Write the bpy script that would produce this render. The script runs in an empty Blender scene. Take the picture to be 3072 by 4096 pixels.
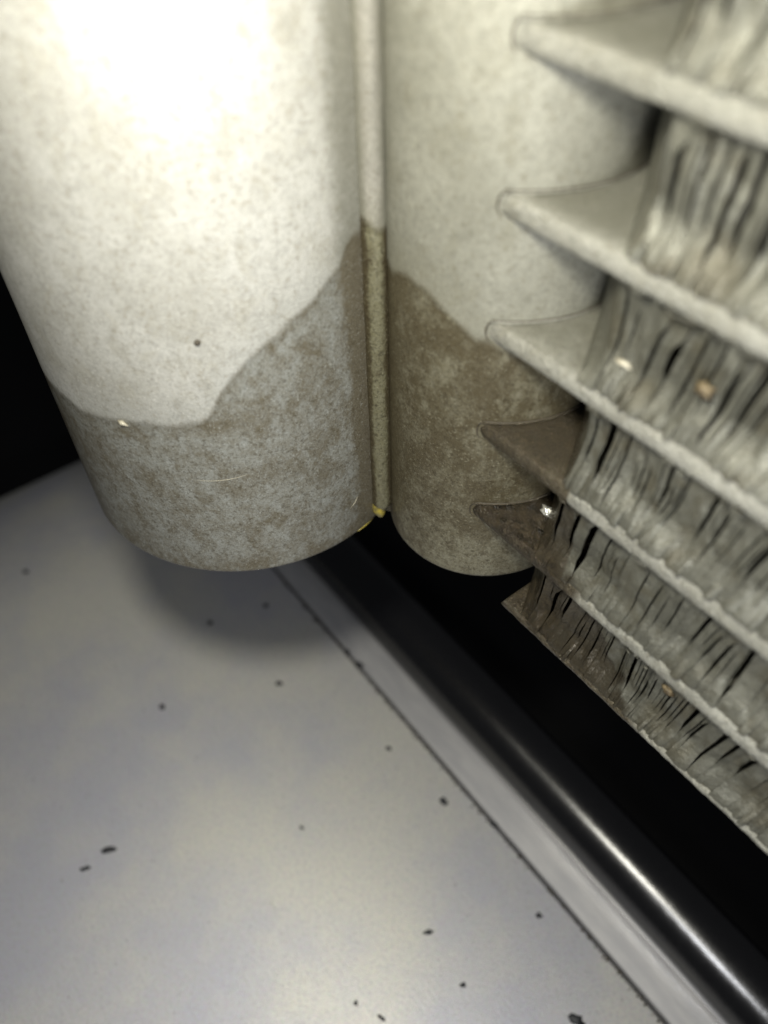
import bpy, bmesh, math, random
from mathutils import Matrix, Vector, noise
random.seed(7)
SC = bpy.context.scene
COL = SC.collection
MM = 0.001                                   # every coordinate below is in millimetres
ZS = 39.0                                    # coil coordinates sit this far above the plate's own zero
PS = 125.0 / 86.0

# ------------------------------------------------------------------ camera
cam_d = bpy.data.cameras.new('camera')
cam = bpy.data.objects.new('camera', cam_d)
COL.objects.link(cam)
RIGHT = Vector((0.6089, 0.7930, -0.0197)); DOWN = Vector((0.5830, -0.4649, -0.6663)); FWD = Vector((-0.5378, 0.3943, -0.7452))
FWD.normalize(); RIGHT = (RIGHT - FWD * RIGHT.dot(FWD)).normalized(); DOWN = FWD.cross(RIGHT)
R3 = Matrix((RIGHT, -DOWN, -FWD)).transposed()
CAM = Vector((0, 0, 86))
cam.matrix_world = Matrix.Translation((CAM + Vector((0, 0, ZS))) * MM) @ R3.to_4x4()
cam_d.sensor_fit = 'VERTICAL'; cam_d.sensor_height = 36.0; cam_d.lens = 27.86
cam_d.clip_start = 0.002; cam_d.clip_end = 10.0
cam_d.dof.use_dof = True; cam_d.dof.focus_distance = 0.076; cam_d.dof.aperture_fstop = 20.0
SC.camera = cam

# ------------------------------------------------------------------ light: a dim cool surround, one hand torch and an added fill lamp
w = bpy.data.worlds.new('World'); SC.world = w; w.use_nodes = True
bg = w.node_tree.nodes['Background']
bg.inputs[0].default_value = (0.90, 0.95, 1.0, 1); bg.inputs[1].default_value = 0.035
LAMP = Vector((-20, 2.5, 86 + 11))
ld = bpy.data.lights.new('torch', 'SPOT'); ld.energy = 0.35; ld.color = (1.0, 0.97, 0.855)
ld.shadow_soft_size = 5.0 * MM; ld.spot_size = math.radians(150); ld.spot_blend = 0.9
lo = bpy.data.objects.new('torch', ld); COL.objects.link(lo)
lo.location = (LAMP + Vector((0, 0, ZS))) * MM
lo.rotation_euler = (Vector((-40, 30, 40)) - LAMP).to_track_quat('-Z', 'Y').to_euler()
ld2 = bpy.data.lights.new('fill_light', 'POINT'); ld2.energy = 0.125; ld2.color = (0.97, 0.98, 1.0); ld2.shadow_soft_size = 4.0 * MM  # added fill lamp, brightens the header's right side below the tubes
lo2 = bpy.data.objects.new('fill_light', ld2); COL.objects.link(lo2)
lo2.location = (CAM + Vector((8, 3, ZS - 27))) * MM
SC.view_settings.view_transform = 'Standard'; SC.view_settings.look = 'None'
SC.view_settings.exposure = 0.0; SC.view_settings.gamma = 1.0

# ------------------------------------------------------------------ helpers
def interp(tab, x):
    if x <= tab[0][0]: return tab[0][1]
    for (a, b), (c, d) in zip(tab, tab[1:]):
        if x <= c: return b + (d - b) * (x - a) / (c - a)
    return tab[-1][1]

def sm(a, b, x):
    t = min(1.0, max(0.0, (x - a) / (b - a))); return t * t * (3 - 2 * t)

def nz(x, y=0.0, z=0.0): return noise.noise(Vector((x, y, z)))

def mesh_obj(name, verts, faces, mat, parent=None, smooth=True, attrs=None, dz=ZS):
    me = bpy.data.meshes.new(name)
    me.from_pydata([(v[0] * MM, v[1] * MM, (v[2] + dz) * MM) for v in verts], [], faces)
    me.update()
    if smooth: me.polygons.foreach_set('use_smooth', [True] * len(me.polygons))
    for k, vals in (attrs or {}).items():
        a = me.attributes.new(k, 'FLOAT', 'POINT'); a.data.foreach_set('value', vals)
    me.materials.append(mat)
    o = bpy.data.objects.new(name, me); COL.objects.link(o)
    if parent: o.parent = parent
    return o

def tag(o, label=None, cat=None, group=None, kind=None):
    if label: o['label'] = label
    if cat: o['category'] = cat
    if group: o['group'] = group
    if kind: o['kind'] = kind
    return o

def grid_faces(nu, nv, closed_u=False, off=0):
    f = []
    for i in range(nu if closed_u else nu - 1):
        for j in range(nv - 1):
            a = i * nv + j; b = ((i + 1) % nu) * nv + j
            f.append((off + a, off + b, off + b + 1, off + a + 1))
    return f

def tube_path(pts, r, n=8, r_end=None):
    """verts, faces of a round bar along a polyline"""
    V, F = [], []
    m = len(pts)
    for i, p in enumerate(pts):
        p = Vector(p); d = (Vector(pts[min(i + 1, m - 1)]) - Vector(pts[max(i - 1, 0)])).normalized()
        a = d.cross(Vector((0.13, 0.2, 1))).normalized() if abs(d.z) < 0.95 else d.cross(Vector((1, 0.1, 0))).normalized()
        b = d.cross(a)
        rr = r if r_end is None else r + (r_end - r) * abs(2 * i / (m - 1) - 1) ** 2
        for k in range(n):
            t = 2 * math.pi * k / n
            V.append(p + (a * math.cos(t) + b * math.sin(t)) * rr)
    for i in range(m - 1):
        for k in range(n):
            F.append((i * n + k, i * n + (k + 1) % n, (i + 1) * n + (k + 1) % n, (i + 1) * n + k))
    F.append(tuple(range(n - 1, -1, -1))); F.append(tuple(range((m - 1) * n, m * n)))
    return V, F

# ------------------------------------------------------------------ materials
class N:
    def __init__(s, name):
        s.m = bpy.data.materials.new(name); s.m.use_nodes = True
        s.t = s.m.node_tree; s.b = s.t.nodes['Principled BSDF']
        g = s.t.nodes.new('ShaderNodeNewGeometry')
        v = s.t.nodes.new('ShaderNodeVectorMath'); v.operation = 'SCALE'; v.inputs['Scale'].default_value = 1000.0
        s.t.links.new(g.outputs['Position'], v.inputs[0]); s.pos = v.outputs[0]
    def link(s, a, b): s.t.links.new(a, b)
    def put(s, inp, v):
        if hasattr(v, 'is_linked') or isinstance(v, bpy.types.NodeSocket): s.link(v, inp)
        elif isinstance(v, tuple) and len(v) == 3 and inp.type == 'RGBA': inp.default_value = (*v, 1)
        else: inp.default_value = v
    def noise(s, scale, detail=3, rough=0.55, stretch=None, dist=0.0):
        n = s.t.nodes.new('ShaderNodeTexNoise'); n.inputs['Scale'].default_value = scale
        n.inputs['Detail'].default_value = detail; n.inputs['Roughness'].default_value = rough; n.inputs['Distortion'].default_value = dist
        if stretch:
            mp = s.t.nodes.new('ShaderNodeMapping'); mp.inputs['Scale'].default_value = stretch
            s.link(s.pos, mp.inputs[0]); s.link(mp.outputs[0], n.inputs['Vector'])
        else: s.link(s.pos, n.inputs['Vector'])
        return n.outputs['Fac']
    def voro(s, scale, feature='F1'):
        n = s.t.nodes.new('ShaderNodeTexVoronoi'); n.inputs['Scale'].default_value = scale; n.feature = feature
        s.link(s.pos, n.inputs['Vector']); return n.outputs['Distance']
    def ramp(s, v, a, b, lo=0.0, hi=1.0):
        n = s.t.nodes.new('ShaderNodeMapRange'); n.interpolation_type = 'SMOOTHSTEP'
        n.inputs['From Min'].default_value = a; n.inputs['From Max'].default_value = b
        n.inputs['To Min'].default_value = lo; n.inputs['To Max'].default_value = hi
        s.put(n.inputs['Value'], v); return n.outputs[0]
    def math(s, op, a, b=0.0):
        n = s.t.nodes.new('ShaderNodeMath'); n.operation = op; s.put(n.inputs[0], a); s.put(n.inputs[1], b); return n.outputs[0]
    def mix(s, f, a, b):
        n = s.t.nodes.new('ShaderNodeMix'); n.data_type = 'RGBA'
        s.put(n.inputs['Factor'], f); s.put(n.inputs[6], a); s.put(n.inputs[7], b); return n.outputs[2]
    def attr(s, name):
        n = s.t.nodes.new('ShaderNodeAttribute'); n.attribute_name = name; return n.outputs['Fac']
    def bump(s, h, dist, strength=1.0, prev=None):
        n = s.t.nodes.new('ShaderNodeBump'); n.inputs['Distance'].default_value = dist * MM; n.inputs['Strength'].default_value = strength
        s.link(h, n.inputs['Height'])
        if prev: s.link(prev, n.inputs['Normal'])
        return n.outputs[0]
    def done(s, col=None, rough=None, metal=None, normal=None, spec=None):
        for k, v in (('Base Color', col), ('Roughness', rough), ('Metallic', metal), ('Normal', normal), ('Specular IOR Level', spec)):
            if v is not None: s.put(s.b.inputs[k], v)
        return s.m

def aluminium(name, dry, dry2, wet, wet2, brown, metal=0.35, rdry=0.58, rwet=0.42, bumpd=0.05, speck=1.0, dirt=(0.15, 0.147, 0.114)):
    """brazed, weathered aluminium. Mesh attributes: above = mm above the tide line of the water stain,
    soil = how brown the wet part is, soak = standing water"""
    s = N(name)
    n6 = s.noise(0.13, 5, 0.62); n15 = s.noise(0.42, 6, 0.72, (1.0, 1.0, 0.7), 0.5); n2 = s.noise(1.1, 7, 0.85, dist=0.2)
    n03 = s.noise(3.2, 4, 0.85); nf = s.noise(4.5, 2, 0.6)
    above, soil, soak, grime = s.attr('above'), s.attr('soil'), s.attr('soak'), s.attr('grime')
    edge = s.math('ADD', above, s.math('MULTIPLY', s.math('SUBTRACT', s.noise(0.55, 7, 0.72), 0.5), 1.9))
    isdry = s.ramp(edge, -0.55, 0.5)
    rim = s.math('MULTIPLY', s.ramp(edge, -1.3, -0.1), s.ramp(edge, 0.3, 0.0))
    halo = s.math('MULTIPLY', s.ramp(edge, 4.0, 0.2), 0.22)
    cd = s.mix(s.ramp(n6, 0.35, 0.68), dry, dry2)
    cd = s.mix(s.math('MULTIPLY', s.ramp(n15, 0.50, 0.66), 0.45), cd, tuple(c * k for c, k in zip(dry2, (0.80, 0.77, 0.68))))
    cd = s.mix(s.math('MULTIPLY', s.ramp(n2, 0.46, 0.64), 0.55), cd, tuple(c * 0.68 for c in dry2))
    cd = s.mix(s.math('MULTIPLY', s.ramp(n03, 0.50, 0.66), 0.55 * speck), cd, tuple(c * 0.50 for c in dry2))
    cd = s.mix(s.math('MULTIPLY', s.ramp(nf, 0.58, 0.72), 0.5 * speck), cd, tuple(min(1, c * 1.35) for c in dry))
    pore = s.ramp(s.noise(1.9, 3, 0.6), 0.56, 0.66)
    cd = s.mix(s.math('MULTIPLY', pore, 0.42), cd, tuple(c * k for c, k in zip(dry2, (0.60, 0.55, 0.46))))
    cd = s.mix(halo, cd, wet)
    cd = s.mix(s.math('MULTIPLY', grime, s.ramp(n2, 0.2, 0.6, 0.65, 1.0)), cd, dirt)
    cw = s.mix(s.ramp(n2, 0.30, 0.70), wet, wet2)
    bm = s.math('ADD', s.math('ADD', s.math('MULTIPLY', n15, 1.0), s.math('MULTIPLY', n2, 0.35)), s.math('MULTIPLY', soil, 0.36))
    cw = s.mix(s.math('MULTIPLY', s.ramp(bm, 0.68, 1.02), 0.85), cw, brown)
    cw = s.mix(s.math('MULTIPLY', s.ramp(n03, 0.48, 0.64), 0.55 * speck), cw, tuple(c * 0.45 for c in brown))
    cw = s.mix(s.math('MULTIPLY', s.ramp(nf, 0.58, 0.72), 0.4 * speck), cw, tuple(min(1, c * 1.6) for c in wet))
    cw = s.mix(s.math('MULTIPLY', pore, 0.5), cw, tuple(c * 0.6 for c in brown))
    cw = s.mix(s.math('MULTIPLY', rim, 0.3), cw, tuple(c * 0.7 for c in brown))
    cw = s.mix(soak, cw, s.mix(s.ramp(n2, 0.42, 0.62), (0.02, 0.0155, 0.010), (0.058, 0.045, 0.026)))
    col = s.mix(isdry, cw, cd)
    rough = s.math('ADD', s.mix(isdry, (rwet,) * 3, (rdry,) * 3), s.math('MULTIPLY', s.math('SUBTRACT', n03, 0.5), 0.5))
    rough = s.math('SUBTRACT', rough, s.math('MULTIPLY', soak, 0.30))
    h = s.math('ADD', s.math('MULTIPLY', n03, 1.0), s.math('MULTIPLY', nf, 0.55))
    nb = s.bump(h, bumpd, 0.9)
    nb = s.bump(n2, bumpd * 1.4, 0.6, nb)
    return s.done(col, rough, metal, nb)

M_tank = aluminium('tank_aluminium', (0.46, 0.455, 0.42), (0.37, 0.363, 0.325), (0.30, 0.31, 0.29), (0.225, 0.22, 0.185), (0.125, 0.105, 0.066), rwet=0.34)
M_head = aluminium('header_aluminium', (0.235, 0.232, 0.192), (0.185, 0.182, 0.146), (0.215, 0.205, 0.15), (0.14, 0.126, 0.08), (0.066, 0.052, 0.027), rwet=0.34)
M_bead = aluminium('bead_aluminium', (0.26, 0.25, 0.215), (0.19, 0.182, 0.152), (0.18, 0.172, 0.115), (0.125, 0.115, 0.064), (0.048, 0.036, 0.018), rwet=0.34)
M_tube = aluminium('tube_aluminium', (0.31, 0.306, 0.265), (0.22, 0.217, 0.182), (0.20, 0.182, 0.13), (0.11, 0.097, 0.065), (0.055, 0.043, 0.024), rwet=0.34, bumpd=0.22, speck=1.3)
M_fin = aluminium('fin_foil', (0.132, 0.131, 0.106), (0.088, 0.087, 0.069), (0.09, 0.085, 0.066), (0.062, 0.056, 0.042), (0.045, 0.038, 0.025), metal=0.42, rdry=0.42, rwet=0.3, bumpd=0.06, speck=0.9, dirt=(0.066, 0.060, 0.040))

s = N('plate_paint')
n6 = s.noise(0.022, 5, 0.65); nf = s.noise(2.2, 3, 0.75); n1 = s.noise(0.6, 3); n0 = s.noise(6.0, 1, 0.5)
fl = s.t.nodes.new('ShaderNodeTexNoise'); fl.inputs['Scale'].default_value = 4.5; s.link(s.pos, fl.inputs['Vector'])
col = s.mix(s.ramp(n6, 0.35, 0.65), (0.57, 0.575, 0.67), (0.80, 0.78, 0.69))
col = s.mix(s.math('MULTIPLY', s.ramp(nf, 0.44, 0.68), 0.75), col, (0.50, 0.495, 0.51))
col = s.mix(s.math('MULTIPLY', s.ramp(n0, 0.55, 0.72), 0.5), col, (0.82, 0.82, 0.80))
tint = s.mix(0.20, col, fl.outputs['Color'])
M_plate = s.done(tint, s.math('ADD', 0.52, s.math('MULTIPLY', n1, 0.12)), 0.5, s.bump(s.math('ADD', nf, n0), 0.05, 0.9))

s = N('strip_metal')
n = s.noise(0.35, 4, 0.6, (0.35, 1.6, 1)); nf = s.noise(3.0, 3, 0.7)
M_strip = s.done(s.mix(s.ramp(n, 0.3, 0.7), (0.64, 0.635, 0.65), (0.76, 0.75, 0.75)), 0.42, 0.7, s.bump(nf, 0.015, 0.6))

s = N('black_rubber')
n = s.noise(1.2, 4, 0.65); d = s.noise(4.5, 3, 0.7)
M_rub = s.done(s.mix(s.ramp(d, 0.62, 0.8), (0.006, 0.006, 0.007), (0.05, 0.05, 0.055)), s.math('ADD', 0.17, s.math('MULTIPLY', n, 0.13)), 0.0, s.bump(s.math('ADD', n, s.math('MULTIPLY', d, 0.4)), 0.03, 0.6), 0.7)
s = N('black_floor'); M_floor = s.done((0.006, 0.006, 0.007), 0.75, 0.0, s.bump(s.noise(0.7, 3), 0.1, 0.5), 0.25)
s = N('black_grit'); M_grit = s.done(s.mix(s.noise(3.0, 2), (0.008, 0.009, 0.011), (0.03, 0.032, 0.036)), 0.6)
s = N('dirt_and_slot_shade'); M_dirt_shade = s.done(s.mix(s.noise(2.0, 3), (0.02, 0.017, 0.012), (0.06, 0.048, 0.03)), 0.6, 0, s.bump(s.noise(4.0, 3), 0.06))  # loose dirt, also the painted shade of the tube slots
s = N('rust_dirt'); M_rust = s.done(s.mix(s.ramp(s.noise(1.6, 3), 0.35, 0.65), (0.045, 0.032, 0.015), (0.115, 0.086, 0.042)), 0.6, 0, s.bump(s.noise(4.0, 3), 0.1))
s = N('yellow_residue'); M_yel = s.done(s.mix(s.ramp(s.noise(1.6, 3), 0.35, 0.65), (0.25, 0.20, 0.035), (0.12, 0.10, 0.03)), 0.3, 0, s.bump(s.noise(3.0, 3), 0.12))
s = N('pale_flake'); M_pale = s.done(s.mix(s.noise(1.6, 3), (0.36, 0.335, 0.265), (0.26, 0.24, 0.18)), 0.45, 0.1, s.bump(s.noise(4.0, 3), 0.08))
s = N('bright_chip'); M_chip = s.done((0.75, 0.74, 0.66), s.ramp(s.noise(3.0, 2), 0.3, 0.7, 0.12, 0.5), 0.8, s.bump(s.noise(3.0, 3), 0.2))
s = N('water'); s.b.inputs['Transmission Weight'].default_value = 1.0; s.b.inputs['IOR'].default_value = 1.33
M_water = s.done((0.95, 0.97, 1.0), 0.16, 0.0, s.bump(s.noise(5.0, 2), 0.15))

# ------------------------------------------------------------------ the setting: black floor and the grey painted plate
PLATE_TOP = 0.0
V = []; F = []
nx, ny = 60, 60
for i in range(nx):
    for j in range(ny):
        V.append((-400 + 800 * i / (nx - 1), -400 + 800 * j / (ny - 1), -70))
tag(mesh_obj('floor', V, grid_faces(nx, ny), M_floor, dz=0), kind='structure')

# plate: a sheet with its far left edge rolled down
prof = [(120, 0), (40, 0), (0, 0), (-40, 0), (-80, 0), (-112, 0)]
for i in range(1, 33):
    a = i / 32 * math.radians(62)
    prof.append((-112 - 90 * math.sin(a), -90 + 90 * math.cos(a)))
EDGE = 23.75 / 75 * 125
V = []; F = []
for y in (-140, -60, 0, EDGE - 0.4, EDGE):
    for x, z in prof: V.append((x, y, z - (0.25 if y == EDGE else 0) ))
    # underside follows 0.8 mm below
n = len(prof)
F = grid_faces(5, n)
V2 = [(v[0], v[1], v[2] - 0.9) for v in V]
off = len(V)
F += [tuple(off + k for k in reversed(f)) for f in grid_faces(5, n)]
for i in range(n - 1): F.append((4 * n + i, off + 4 * n + i, off + 4 * n + i + 1, 4 * n + i + 1))
tag(mesh_obj('metal_ground_plate', V + V2, F, M_plate, smooth=False, dz=0), kind='structure')
bpy.data.objects['metal_ground_plate'].data.polygons.foreach_set('use_smooth', [True] * len(F))

# ------------------------------------------------------------------ grey strip beside the plate (long flat bar)
V = []; F = []
xs_ = [-150 + 2.6 * i for i in range(101)]
pr = [(40.15, -2.5), (40.15, 0.02), (40.35, 0.22), (45.4, 0.22), (45.6, 0.02), (45.6, -2.5)]
for x in xs_:
    for k, (y, z) in enumerate(pr): V.append((x, y + 0.10 * nz(x * 0.05, k), z))
F = grid_faces(len(xs_), len(pr)) + [tuple(range(len(pr) - 1, -1, -1)), tuple((len(xs_) - 1) * len(pr) + k for k in range(len(pr)))]
st = mesh_obj('edge_strip', V, F, M_strip, smooth=False, dz=0)
tag(st, 'flat grey metal strip running diagonally between the pale plate and the glossy black rail', 'strip')

# ------------------------------------------------------------------ black rail
V = []; F = []
nseg = 28
for i in range(130):
    x = -150 + 2.0 * i
    for k in range(nseg):
        a = 2 * math.pi * k / nseg
        r = 5.42 + 0.04 * nz(x * 0.08, k * 0.25)
        V.append((x, 50.4 + r * math.cos(a), 2.4 + r * math.sin(a) + 0.05 * nz(x * 0.03, 5)))
F = grid_faces(130, nseg)
for i in range(129): F.append((i * nseg + nseg - 1, (i + 1) * nseg + nseg - 1, (i + 1) * nseg, i * nseg))
F += [tuple(range(nseg - 1, -1, -1)), tuple(129 * nseg + k for k in range(nseg))]
tag(mesh_obj('black_rail', V, F, M_rub, dz=0), 'glossy rounded black rail lying below the finned coil, beside the grey strip', 'rail')

# ------------------------------------------------------------------ heat exchanger
hx = bpy.data.objects.new('heat_exchanger', None); COL.objects.link(hx)
hx.empty_display_size = 0.01; hx.location = (-41.7 * MM, 43.9 * MM, (20.07 + ZS) * MM)
tag(hx, 'weathered aluminium heat exchanger with twin round header tanks, flat tubes and crushed fins', 'heat exchanger')
HXI = Matrix.Translation(-hx.location)
def part(name, verts, faces, mat, attrs=None, smooth=True, parent=None, grime=None):
    if grime: attrs = dict(attrs, grime=grime)
    o = mesh_obj(name, verts, faces, mat, parent or hx, smooth, attrs)
    o.matrix_parent_inverse = HXI if not parent else Matrix.Identity(4)
    return o

LX, LY, LR = -65.40, 28.57, 18.56
RX, RY, RR = -41.66, 43.95, 10.09
ZB = 20.07
LSTAIN = [(-200, 40), (-120, 40), (-91.1, 40.1), (-79.5, 40.05), (-73.3, 39.6), (-65.9, 40.1), (-55.6, 40.6), (-49.7, 40.66), (-42.6, 40.86), (-36.5, 41.0), (-32.8, 41.8), (-29.1, 43.8), (-25.7, 45.5), (-20.6, 46.9), (-15.6, 48.2), (-7.9, 49.5), (0.4, 51.2), (7.0, 52.5), (10.0, 54.3), (60, 55)]
RSTAIN = [(-180, 52), (-108, 51.8), (-91.7, 52.85), (-79.2, 52.3), (-69.9, 51.4), (-62.4, 50.3), (-55.4, 49.65), (-49.3, 49.4), (-40, 48.8), (0, 47), (180, 47)]

def cylinder(cx, cy, r, stain, soil, ztop, n=160, zb=ZB):
    zs = [zb - 0.0, zb + 0.12, zb + 0.4] + [zb + 0.8 * i for i in range(1, int((ztop - zb) / 0.8))]
    V, A, S, K = [], [], [], []
    for i in range(n):
        a = 2 * math.pi * i / n; deg = math.degrees(a); deg = deg - 360 if deg > 180 else deg
        hb = interp(stain, deg)
        for j, z in enumerate(zs):
            rr = r - (0.28 if j == 0 else 0.08 if j == 1 else 0.0) + 0.035 * nz(math.cos(a) * 2 + cx, math.sin(a) * 2, z * 0.12)
            V.append((cx + rr * math.cos(a), cy + rr * math.sin(a), z)); A.append(z - hb); S.append(soil); K.append(0.0)
    F = grid_faces(n, len(zs), True)
    F.append(tuple(i * len(zs) for i in range(n - 1, -1, -1)))
    return V, F, {'above': A, 'soil': S, 'soak': K}

V, F, A = cylinder(LX, LY, LR, LSTAIN, 0.40, 150)
for i, v in enumerate(V):                      # browner in the groove next to the bead and near the bottom rim
    a = math.degrees(math.atan2(v[1] - LY, v[0] - LX))
    A['soil'][i] += 0.9 * sm(6, 12, a) + 0.25 * sm(4, 0, v[2] - ZB) + 0.3 * sm(-70, -95, a)
G = [0.75 * sm(3.5, 9, math.degrees(math.atan2(v[1] - LY, v[0] - LX))) * sm(40, 20, math.degrees(math.atan2(v[1] - LY, v[0] - LX))) for v in V]
tank = part('receiver_tank', V, F, M_tank, A, grime=G)
V, F, A = cylinder(RX, RY, RR, RSTAIN, 0.72, 150)
for i, v in enumerate(V): A['soil'][i] += 0.5 * sm(-98, -111, math.degrees(math.atan2(v[1] - RY, v[0] - RX))) - 0.45 * sm(9, 2, v[2] - ZB)
G = [0.45 * sm(-104, -112, math.degrees(math.atan2(v[1] - RY, v[0] - RX))) for v in V]
part('header_tank', V, F, M_head, A, grime=G)

# seam bead between the two tanks
BX, BY, BR = -47.15, 34.38, 1.12
V, A, S, K = [], [], [], []
nb = 24; zz = [21.6 + 0.5 * i for i in range(0, 256)]
for i in range(nb):
    a = 2 * math.pi * i / nb
    for j, z in enumerate(zz):
        rr = BR + 0.05 * nz(i * 0.6, z * 0.3) - (0.5 * sm(1.2, 0, z - 21.6))
        V.append((BX + rr * math.cos(a), BY + rr * math.sin(a), z)); A.append(z - 55.2 + 0.4 * math.cos(a * 2))
        dirn = math.degrees(a)
        S.append(0.05 + 1.1 * sm(0.35, 0.85, abs(math.sin(a + 0.63))) + 0.3 * nz(z * 0.3, 4)); K.append(0.0)
F = grid_faces(nb, len(zz), True); F.append(tuple(i * len(zz) for i in range(nb - 1, -1, -1)))
part('seam_bead', V, F, M_bead, {'above': A, 'soil': S, 'soak': K}, grime=[min(1.0, 0.75 * q) for q in S])
# web behind the bead closing the two tanks
wv = []; 
for z in (20.3, 150):
    for x, y in ((-49.5, 34.0), (-46.6, 35.6), (-48.5, 43), (-52, 40)): wv.append((x, y, z))
part('web', wv, [(0, 1, 5, 4), (1, 2, 6, 5), (2, 3, 7, 6), (3, 0, 4, 7), (3, 2, 1, 0)], M_head, {'above': [-9, -9, -9, -9, 9, 9, 9, 9], 'soil': [1.0] * 8, 'soak': [0.0] * 8}, smooth=False)

# yellow residue in the notch under the bead
def blob(c, r, seed, sub=3, amp=0.35, fr=1.4):
    bm = bmesh.new(); bmesh.ops.create_icosphere(bm, subdivisions=sub, radius=1.0)
    V = []
    for v in bm.verts:
        d = v.co.copy(); k = 1 + amp * nz(d.x * fr + seed, d.y * fr, d.z * fr)
        V.append((c[0] + d.x * r[0] * k, c[1] + d.y * r[1] * k, c[2] + d.z * r[2] * k))
    F = [tuple(x.index for x in f.verts) for f in bm.faces]; bm.free()
    return V, F
V, F = blob((-47.45, 34.05, 22.2), (1.05, 0.85, 1.6), 3.3, 3, 0.5)
part('residue', V, F, M_yel)
V, F = tube_path([(LX + (LR - 0.08) * math.cos(math.radians(a)), LY + (LR - 0.08) * math.sin(math.radians(a)), ZB + 0.10) for a in range(7, 17, 2)], 0.12, 6, 0.03)
part('residue', V, F, M_yel)

# --- flat tubes
YF = 36.16; TW = 15.6; TH = 1.65
TUBEZ = [70.39 - 10 * k for k in range(-1, 5)]
COILSTAIN = [(-37, 49.0), (-34, 47.5), (-30, 45.5), (-27, 42), (-25.2, 41.0), (-24.3, 33), (-21, 29.0), (-18, 25), (-14, 21.5), (-9, 19), (40, 10)]
def coil_above(x, z): return (z - interp(COILSTAIN, x)) * 0.7
def coil_soak(x, y, z): return 0.5 * sm(44, 41.5, z) * sm(34.5, 36, z) * sm(-25.5, -28.5, x) + sm(34, 31.6, z) * sm(-22.5, -25.5, x) * 0.9 + 0.45 * sm(31, 28, z) * sm(-14, -22, x) * (1 - sm(-22.5, -25.5, x))
def tube_wob(k, x):
    return (0.14 if k < 2 else 0.06) * nz(x * 0.22, k * 7.3) * sm(-36, -28, x)
def flat_tube(k, z):
    pf = []
    r = TH / 2
    for i in range(13):                                     # rounded front edge
        a = math.radians(90 + 180 * i / 12); pf.append((YF + r * 0.55 + r * 0.55 * math.cos(a), -r * math.sin(a) * -1))
    ys = [YF + r, YF + TW - r]
    back = []
    for i in range(7):
        a = math.radians(-90 + 180 * i / 6); back.append((YF + TW - r + r * math.cos(a), r * math.sin(a)))
    top = [(YF + TW - r - (TW - 2 * r) * t, r) for t in (0.2, 0.4, 0.6, 0.8, 0.92)]
    bot = [(YF + r + (TW - 2 * r) * t, -r) for t in (0.2, 0.5, 0.8)]
    pf = pf + bot + back + top
    V, A, S, K = [], [], [], []
    X = [-44 + 0.3 * i for i in range(34)] + [-34 + 0.16 * i for i in range(220)] + [1.2 + 1.0 * i for i in range(30)]
    for x in X:
        wob = tube_wob(k, x)
        for q, (y, dz) in enumerate(pf):
            fr = sm(YF + 1.6, YF, y)
            j = fr * (0.09 * nz(x * 2.1, q * 0.35, k * 5) + 0.11 * nz(x * 6.3, q * 0.35, k * 9))
            V.append((x, y - j, z + dz + wob + j * 0.5)); A.append(coil_above(x, z)); S.append(0.95); K.append(coil_soak(x, y, z) * (1.0 if dz > -0.3 else 0.6))
    F = grid_faces(len(X), len(pf))
    n = len(pf)
    for i in range(len(X) - 1): F.append((i * n + n - 1, (i + 1) * n + n - 1, (i + 1) * n, i * n))
    G = [0.70 * sm(YF + 0.35, YF + 1.5, v[1]) + 0.35 * sm(YF + 0.1, YF + 0.6, v[1]) * nz(v[0] * 0.4, k) for v in V]
    return part('flat_tube', V, F, M_tube, {'above': A, 'soil': S, 'soak': K}, grime=G)
for k, z in enumerate(TUBEZ): flat_tube(k, z)

# braze line where each tube enters its slot, dark bars painted in for the shade of the slot gap
for k, z in enumerate(TUBEZ):
    pts = []
    for i in range(26):
        a = math.radians(-50 + i * 3.6)
        pts.append((RX + (RR + 0.05) * math.cos(a), RY + (RR + 0.05) * math.sin(a), z + TH / 2 + 0.12 + 0.05 * nz(i * 0.4, k * 3)))
    V, F = tube_path(pts, 0.12, 8)
    n = len(V)
    part('braze_fillet', V, F, M_tube, {'above': [coil_above(-33, z) + 0.5] * n, 'soil': [0.95] * n, 'soak': [0.0] * n})
    V, F = tube_path([(p[0] + 0.03 * math.cos(0.5), p[1], p[2] + 0.12) for p in pts], 0.05, 6)
    part('slot_gap_shade', V, F, M_dirt_shade)
    pts = []
    for i in range(13):
        t = math.radians(70 + 170 * i / 12)
        a = math.radians(-48.5 - 3.4 * max(0, -math.cos(t)) )
        pts.append((RX + (RR + 0.02) * math.cos(a), RY + (RR + 0.02) * math.sin(a), z + 1.0 * math.sin(t)))
    V, F = tube_path(pts, 0.08, 6, 0.02)
    part('slot_gap_shade', V, F, M_dirt_shade)

# --- side plate under the last row of fins
PZ = 20.98
V, A, S, K = [], [], [], []
X = [-29.9 + 0.25 * i for i in range(140)] + [6 + 2 * i for i in range(12)]
pf = [(YF + TW, 0.35), (YF + 5, 0.35), (YF + 1.2, 0.35), (YF + 0.35, 0.42), (YF + 0.05, 0.36), (YF - 0.1, 0.1), (YF, -0.3), (YF + 0.4, -0.42), (YF + TW, -0.42)]
for x in X:
    for q, (y, dz) in enumerate(pf):
        j = (0.10 * nz(x * 0.8, q * 0.3) + 0.05 * nz(x * 4, q)) * (1 if 2 <= q <= 6 else 0)
        V.append((x + (0.25 * nz(q * 0.9, 4) if x < -29.7 else 0), y - j, PZ + dz + j * 0.4 + 0.1 * nz(x * 0.15, 8)))
        A.append(coil_above(x, PZ)); S.append(0.9); K.append(0.55 * sm(-16, -22, x))
n = len(pf); F = grid_faces(len(X), n)
for i in range(len(X) - 1): F.append((i * n + n - 1, (i + 1) * n + n - 1, (i + 1) * n, i * n))
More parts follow.
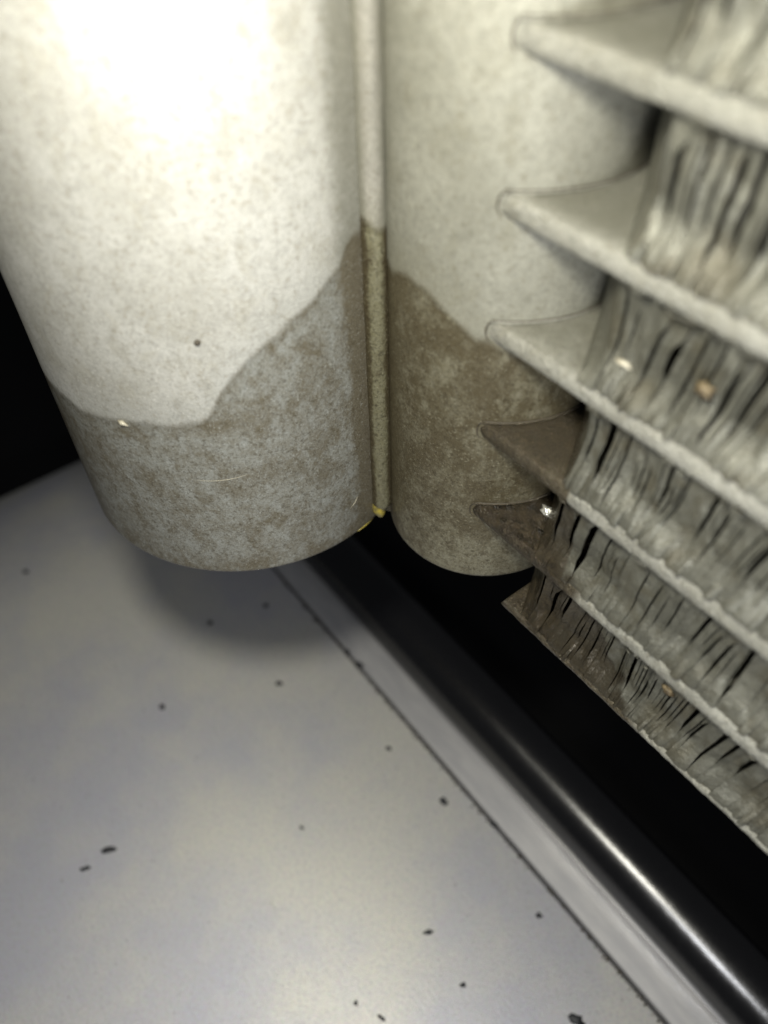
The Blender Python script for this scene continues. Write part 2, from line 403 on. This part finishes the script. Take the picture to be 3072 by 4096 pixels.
F.append(tuple(range(n)))
part('side_plate', V, F, M_tube, {'above': A, 'soil': S, 'soak': K})

FSTART = [-25.4, -25.2, -26.5, -26.0, -27.2, -27.6]
# --- fins: each foil has been knocked flat, so its front lies over towards the next one as part of a ragged wall
def lean(g, x, h): return sm(FSTART[g] - 0.5, FSTART[g] + 6, x) * ((h - 0.5) * (1.1 + 1.5 * nz(x * 0.22, g * 4.1, 2.0))) + 0.14 * nz(x * 0.35, h * 2.6, g * 2.3)
def wall_y(g, x, h):
    d = 1.15 + 0.45 * nz(x * 0.3, g * 5.7, 8.0)
    return (YF + 0.22 + d * sm(-0.02, 0.36, h) - 0.20 * sm(0.78, 1.0, h) + (0.30 * nz(x * 0.45, h * 2.4, g * 9.1) + 0.12 * nz(x * 1.6, h * 4.5, g * 3.3) - 0.20 * abs(nz(x * 0.9 + h * 2.5, h * 3.1, g * 7.7))) * sm(0, 0.2, h))
NH = 26
def make_fin(g, xa, xb, zlo, zhi, seed, open_, first):
    rnd = random.Random(seed)
    V, F, A, S, K = [], [], [], [], []
    def add(x, y, z):
        V.append((x, y, z)); A.append(coil_above(x, z) + 1.6 * nz(z * 0.7, x * 0.9, 3.0)); S.append(0.75); K.append(coil_soak(x, y, z) * 0.75)
    n = rnd.choice((1, 2, 2, 3, 3))
    cuts = [xa] + [xa + (xb - xa) * (k + rnd.uniform(-0.15, 0.15)) / n for k in range(1, n)] + [xb]
    def mk(main):
        r = rnd.random()
        if main:
            W = 0.0 if r < 0.30 - 0.3 * open_ else rnd.uniform(0.14, 0.34) if r < 0.80 - 0.55 * open_ else rnd.uniform(0.35, 0.72)
            h1, h2 = rnd.uniform(0.10, 0.45), rnd.uniform(0.72, 1.05)
        else:
            W = 0.0 if r < 0.3 else rnd.uniform(0.09, 0.22)
            h1, h2 = rnd.uniform(0.2, 0.5), rnd.uniform(0.6, 0.95)
        up = rnd.uniform(0.2, 1.0); sft = rnd.uniform(0.05, 0.2)
        return lambda h: W * sm(h1 - sft, h1 + sft, h) * sm(h2 + 0.06, h2 - 0.10, h) * (1 - up * 0.75 * (1 - h))
    ops = [(lambda h: 0.0)] + [mk(False) for _ in range(n - 1)] + [mk(True)]
    for k in range(n):
        lift = (rnd.uniform(0.0, 0.30) if k == n - 1 and rnd.random() < 0.4 + 0.4 * open_ else rnd.uniform(0, 0.03))
        tilt = rnd.uniform(-0.03, 0.03) if rnd.random() < 0.5 else rnd.uniform(-0.24, 0.24)
        footb = rnd.choice((0.0, 0.02, 0.05, 0.16)); ftop = rnd.uniform(0.0, 0.9); flow = rnd.uniform(-0.30, 0.15)
        off = len(V)
        for i in range(NH):
            h = i / (NH - 1); z = zlo + h * (zhi - zlo)
            wl, wr = ops[k](h) * (0.15 if k == 0 else 0.5), ops[k + 1](h) * (0.85 if k == n - 1 else 0.5)
            a, b = cuts[k] + wl, cuts[k + 1] - wr
            win = sm(0.02, 0.25, h) * sm(0.0, 0.15, 1 - h)
            for c in range(4):
                t = c / 3; x = a + (b - a) * t
                y = wall_y(g, x, h) - (lift * t ** 2 + tilt * (t - 0.5)) * win - ftop * sm(0.88, 1.0, h) * 1.25 + flow * sm(0.25, 0.0, h)
                xx = x + lean(g, x, h)
                if first and k == 0: y += 1.2 * (1 - t) ** 2 * sm(0.0, 0.2, h)
                xx += 0.03 * nz(z * 2.6, x * 3, seed); y += 0.05 * nz(z * 2.2, x * 2.5, seed + 40)
                # fanned foot where the fold was brazed to the tube
                y -= footb * math.sin(math.pi * t) * sm(0.30, 0.0, h)
                add(xx, y, z + (0.15 * nz(x * 5, seed) if i == NH - 1 else 0))
        F += grid_faces(NH, 4, False, off)
    off = len(V)                                               # the part of the foil that still stands, running back into the core
    for i in range(NH):
        h = i / (NH - 1); z = zlo + h * (zhi - zlo)
        x0 = xa + lean(g, xa, h); y0 = wall_y(g, xa, h) + (1.2 * sm(0, 0.2, h) if first else 0.03)
        for t in (0.0, 0.15, 0.5, 1.0):
            add(x0 + (xa - x0) * sm(0, 0.6, t) - (4.2 * t if first else 0) + 0.03 * nz(z * 2, seed), y0 + (YF + 7.0 - y0) * t, z)
    F += grid_faces(NH, 4, False, off)
    return V, F, {'above': A, 'soil': S, 'soak': K}

GAPS = []
for k in range(5): GAPS.append((TUBEZ[k + 1] + TH / 2 - 0.02, TUBEZ[k] - TH / 2 + 0.02))
GAPS.append((PZ + 0.36, TUBEZ[5] - TH / 2 + 0.02))
FEND = [-14, -9, -4, 0, 4, 6]
seed = 100
for g, (zl, zh) in enumerate(GAPS):
    x = FSTART[g]
    first = True
    while x < FEND[g]:
        seed += 1
        rnd = random.Random(seed * 3)
        p = 1.22 + rnd.uniform(-0.3, 0.5)
        op = 0.35 + 0.9 * nz(x * 0.2, g * 3.7, 1.3)
        if g == 5: op = 0.15 if -17 < x < -12 else 0.9
        if g == 4 and x > -12: op = 0.8
        if g == 4 and x < -22: op = 0.8
        if g < 2: op = 0.55
        op = min(1, max(0, op))
        V, F, A = make_fin(g, x, x + p, zl, zh, seed, op, first)
        G = [min(0.85, max(0.0, 1.5 * nz(v[0] * 0.33, v[2] * 0.33, g * 3.1) + 0.9 * nz(v[0] * 1.1, v[2] * 1.1, 9))) for v in V]
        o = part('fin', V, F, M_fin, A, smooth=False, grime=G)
        sd = o.modifiers.new('foil_thickness', 'SOLIDIFY'); sd.thickness = 0.06 * MM; sd.offset = 0
        x += p; first = False

# small marks on the tank: pale fleck, scratch, pit
def on_tank(deg, z, lift=0.0):
    a = math.radians(deg); return (LX + (LR + lift) * math.cos(a), LY + (LR + lift) * math.sin(a), z)
V, F = tube_path([on_tank(-59.6, 40.25, 0.03), on_tank(-58.2, 40.15, 0.08), on_tank(-56.6, 39.9, 0.05)], 0.26, 8, 0.06); part('pale_fleck', V, F, M_pale)
V, F = tube_path([on_tank(-41 + i, 33.9 + 0.012 * (i - 5) ** 2 * 0.4, 0.0) for i in range(16)], 0.03, 6, 0.008); part('scratch', V, F, M_pale)
V, F = tube_path([on_tank(4.5, 24.6, 0.0), on_tank(6.5, 25.0, 0.02), on_tank(8, 25.6, 0.0)], 0.04, 6, 0.01); part('scratch', V, F, M_pale)
V, F = blob(on_tank(-31.5, 49.23, 0.0), (0.26, 0.26, 0.26), 8, 2); part('pit', V, F, M_dirt_shade)

# ------------------------------------------------------------------ loose bits
def flake(name, c, r, mat, seed, label, cat, group=None, sub=2, amp=0.5, rot=0.0, fr=1.4, dz=ZS):
    V, F = blob((0, 0, 0), r, seed, sub, amp, fr)
    o = mesh_obj(name, V, F, mat, dz=0); o.location = (Vector(c) + Vector((0, 0, dz))) * MM; o.rotation_euler = (0, 0, rot)
    return tag(o, label, cat, group)
flake('metal_chip', (-30.0, 40.6, 31.65), (0.85, 0.55, 0.45), M_chip, 12, 'small bright metal chip lying on the dark wet tube near the header', 'metal chip', None, 2, 0.9)
flake('pale_debris', (-24.0, 37.3, 53.6), (0.6, 0.22, 0.2), M_pale, 15, 'pale cream flake caught at the first fins under the second tube', 'debris', None, 2, 0.9)
flake('rust_crumb', (-18.0, 37.1, 55.3), (0.55, 0.3, 0.45), M_rust, 21, 'brown crumb of dirt stuck in the fins under the second tube, near the right edge', 'dirt', None, 3, 0.9, 0, 2.2)
flake('rust_crumb', (-12.2, 37.3, 27.4), (0.5, 0.3, 0.36), M_rust, 31, 'ochre brown crumb stuck in the lowest row of fins', 'dirt', None, 3, 0.9, 0, 2.2)
flake('water_drop', (-48.4, 33.2, 20.3), (0.45, 0.45, 0.4), M_water, 2, 'clear water drop hanging in the notch below the seam bead', 'water drop', None, 3, 0.1)

SPECKS = [
 ((-84.5, 0.1), 0.7, 0.5, 'black grit speck farthest left, near the dark edge of the plate'),
 ((-58.6, 23.2), 0.5, 0.5, 'black grit speck inside the tank shadow, closest to the grey strip'),
 ((-60.8, 16.0), 0.6, 0.45, 'black grit speck in the middle of the round tank shadow'),
 ((-47.7, 18.3), 0.6, 0.5, 'round black grit speck just below the tank shadow'),
 ((-53.7, 5.5), 0.6, 0.5, 'lone black grit speck on the plate left below the tank shadow'),
 ((-24.2, 24.7), 0.75, 0.5, 'bold black grit speck on the plate beside the middle of the grey strip'),
 ((-32.8, 23.7), 0.5, 0.35, 'faint dark grit speck above the bold one beside the strip'),
 ((-19.0, 27.3), 0.9, 0.35, 'black crumb wedged in the seam at the middle of the grey strip'),
 ((-43.7, 27.6), 1.1, 0.4, 'black crumb wedged in the seam at the upper end of the grey strip'),
 ((-46.2, 27.5), 0.8, 0.3, 'small black crumb in the seam above the larger wedged crumb'),
 ((-42.1, -6.7), 1.2, 0.42, 'long black sliver on the left of the plate, larger of two'),
 ((-41.8, -9.4), 0.8, 0.35, 'short black sliver left of the long one on the plate'),
 ((-15.2, 15.0), 0.85, 0.32, 'slim black sliver in the lower middle of the plate'),
 ((-9.6, 24.7), 0.45, 0.4, 'round black grit speck beside the lower end of the grey strip'),
 ((-9.7, 14.7), 0.45, 0.3, 'small black speck below the slim sliver on the plate'),
 ((-14.7, 5.8), 0.35, 0.3, 'tiny black speck near the bottom of the plate, left of the others'),
 ((-1.2, 21.1), 1.2, 0.7, 'ragged black crumb at the bottom edge of the photo near the strip'),
 ((-12.3, 7.0), 0.6, 0.25, 'thin black dash at the very bottom of the plate'),
 ((-31.4, 10.8), 0.35, 0.25, 'faint small speck in the middle of the plate'),
]
for i, ((x, y), a, b, lab) in enumerate(SPECKS):
    flake('grit_speck', (x * PS, y * PS, 0.1 - (90 - math.sqrt(8100 - (x * PS + 112) ** 2) if x * PS < -112 else 0)), (a * 0.95, b * 0.95, 0.2 if y < 27 else 0.4), M_grit, 50 + i * 3.1, lab, 'grit', 'black specks scattered on the plate', 2, 0.8, 0.35 + (0.5 if 'liver' in lab else 0) * 1.4, 1.8, 0.0)

# ------------------------------------------------------------------ water standing on the lowest tube
rw = random.Random(5)
WET = [((-33.4, 37.6), 'largest water bead at the nose of the lowest tube, where it enters the header'),
       ((-32.6, 38.4), 'water bead just right of the largest one along the lowest tube root'),
       ((-31.4, 40.0), 'water bead on the joint line of the lowest tube, near its middle'),
       ((-30.9, 41.0), 'water bead on the joint line of the lowest tube, nearest the metal chip'),
       ((-31.9, 36.9), 'small water bead on the front edge of the lowest tube, closest to its nose'),
       ((-29.6, 36.8), 'wide water bead halfway along the dark front edge of the lowest tube'),
       ((-27.9, 36.7), 'water bead on the front edge of the lowest tube, just above the side plate corner'),
       ((-28.9, 38.6), 'flat water bead in the middle of the dark wet tube top')]
for i, ((x, y), lab) in enumerate(WET):
    r = rw.uniform(0.16, 0.34)
    flake('water_drop', (x, y, 31.28 - (0.12 if y < 37 else 0)), (r * 1.3, r, r * 0.45), M_water, i * 2.2, lab, 'water drop', 'water drops on the lowest tube', 3, 0.35, rw.uniform(-1, 1), 1.2)

# ------------------------------------------------------------------ fine dirt: along the seam of the strip, and dust over the plate
def scatter(name, mat, pts):
    V, F = [], []
    for (x, y, z, r, sd) in pts:
        o = len(V)
        for k, d in enumerate(((1, 0, 0), (0, 1, 0), (-1, 0, 0), (0, -1, 0), (0, 0, 0.7))):
            q = r * (1 + 0.5 * nz(sd, k * 1.7)); ca, sa = math.cos(sd), math.sin(sd)
            V.append((x + (d[0] * 1.4 * ca - d[1] * sa) * q, y + (d[0] * 1.4 * sa + d[1] * ca) * q, z + d[2] * q))
        F += [(o, o + 1, o + 4), (o + 1, o + 2, o + 4), (o + 2, o + 3, o + 4), (o + 3, o, o + 4)]
    return tag(mesh_obj(name, V, F, mat, dz=0), kind='stuff')
rd = random.Random(77)
scatter('seam_dirt', M_dirt_shade, [(rd.uniform(-90, 20), EDGE - abs(rd.gauss(0, 0.28)) + 0.12, 0.0, rd.uniform(0.06, 0.22), rd.random() * 9) for _ in range(260)])
scatter('plate_dust', M_dirt_shade, [(rd.uniform(-105, 20), rd.uniform(-25, EDGE - 0.6), 0.0, rd.uniform(0.03, 0.10), rd.random() * 9) for _ in range(420) if True])
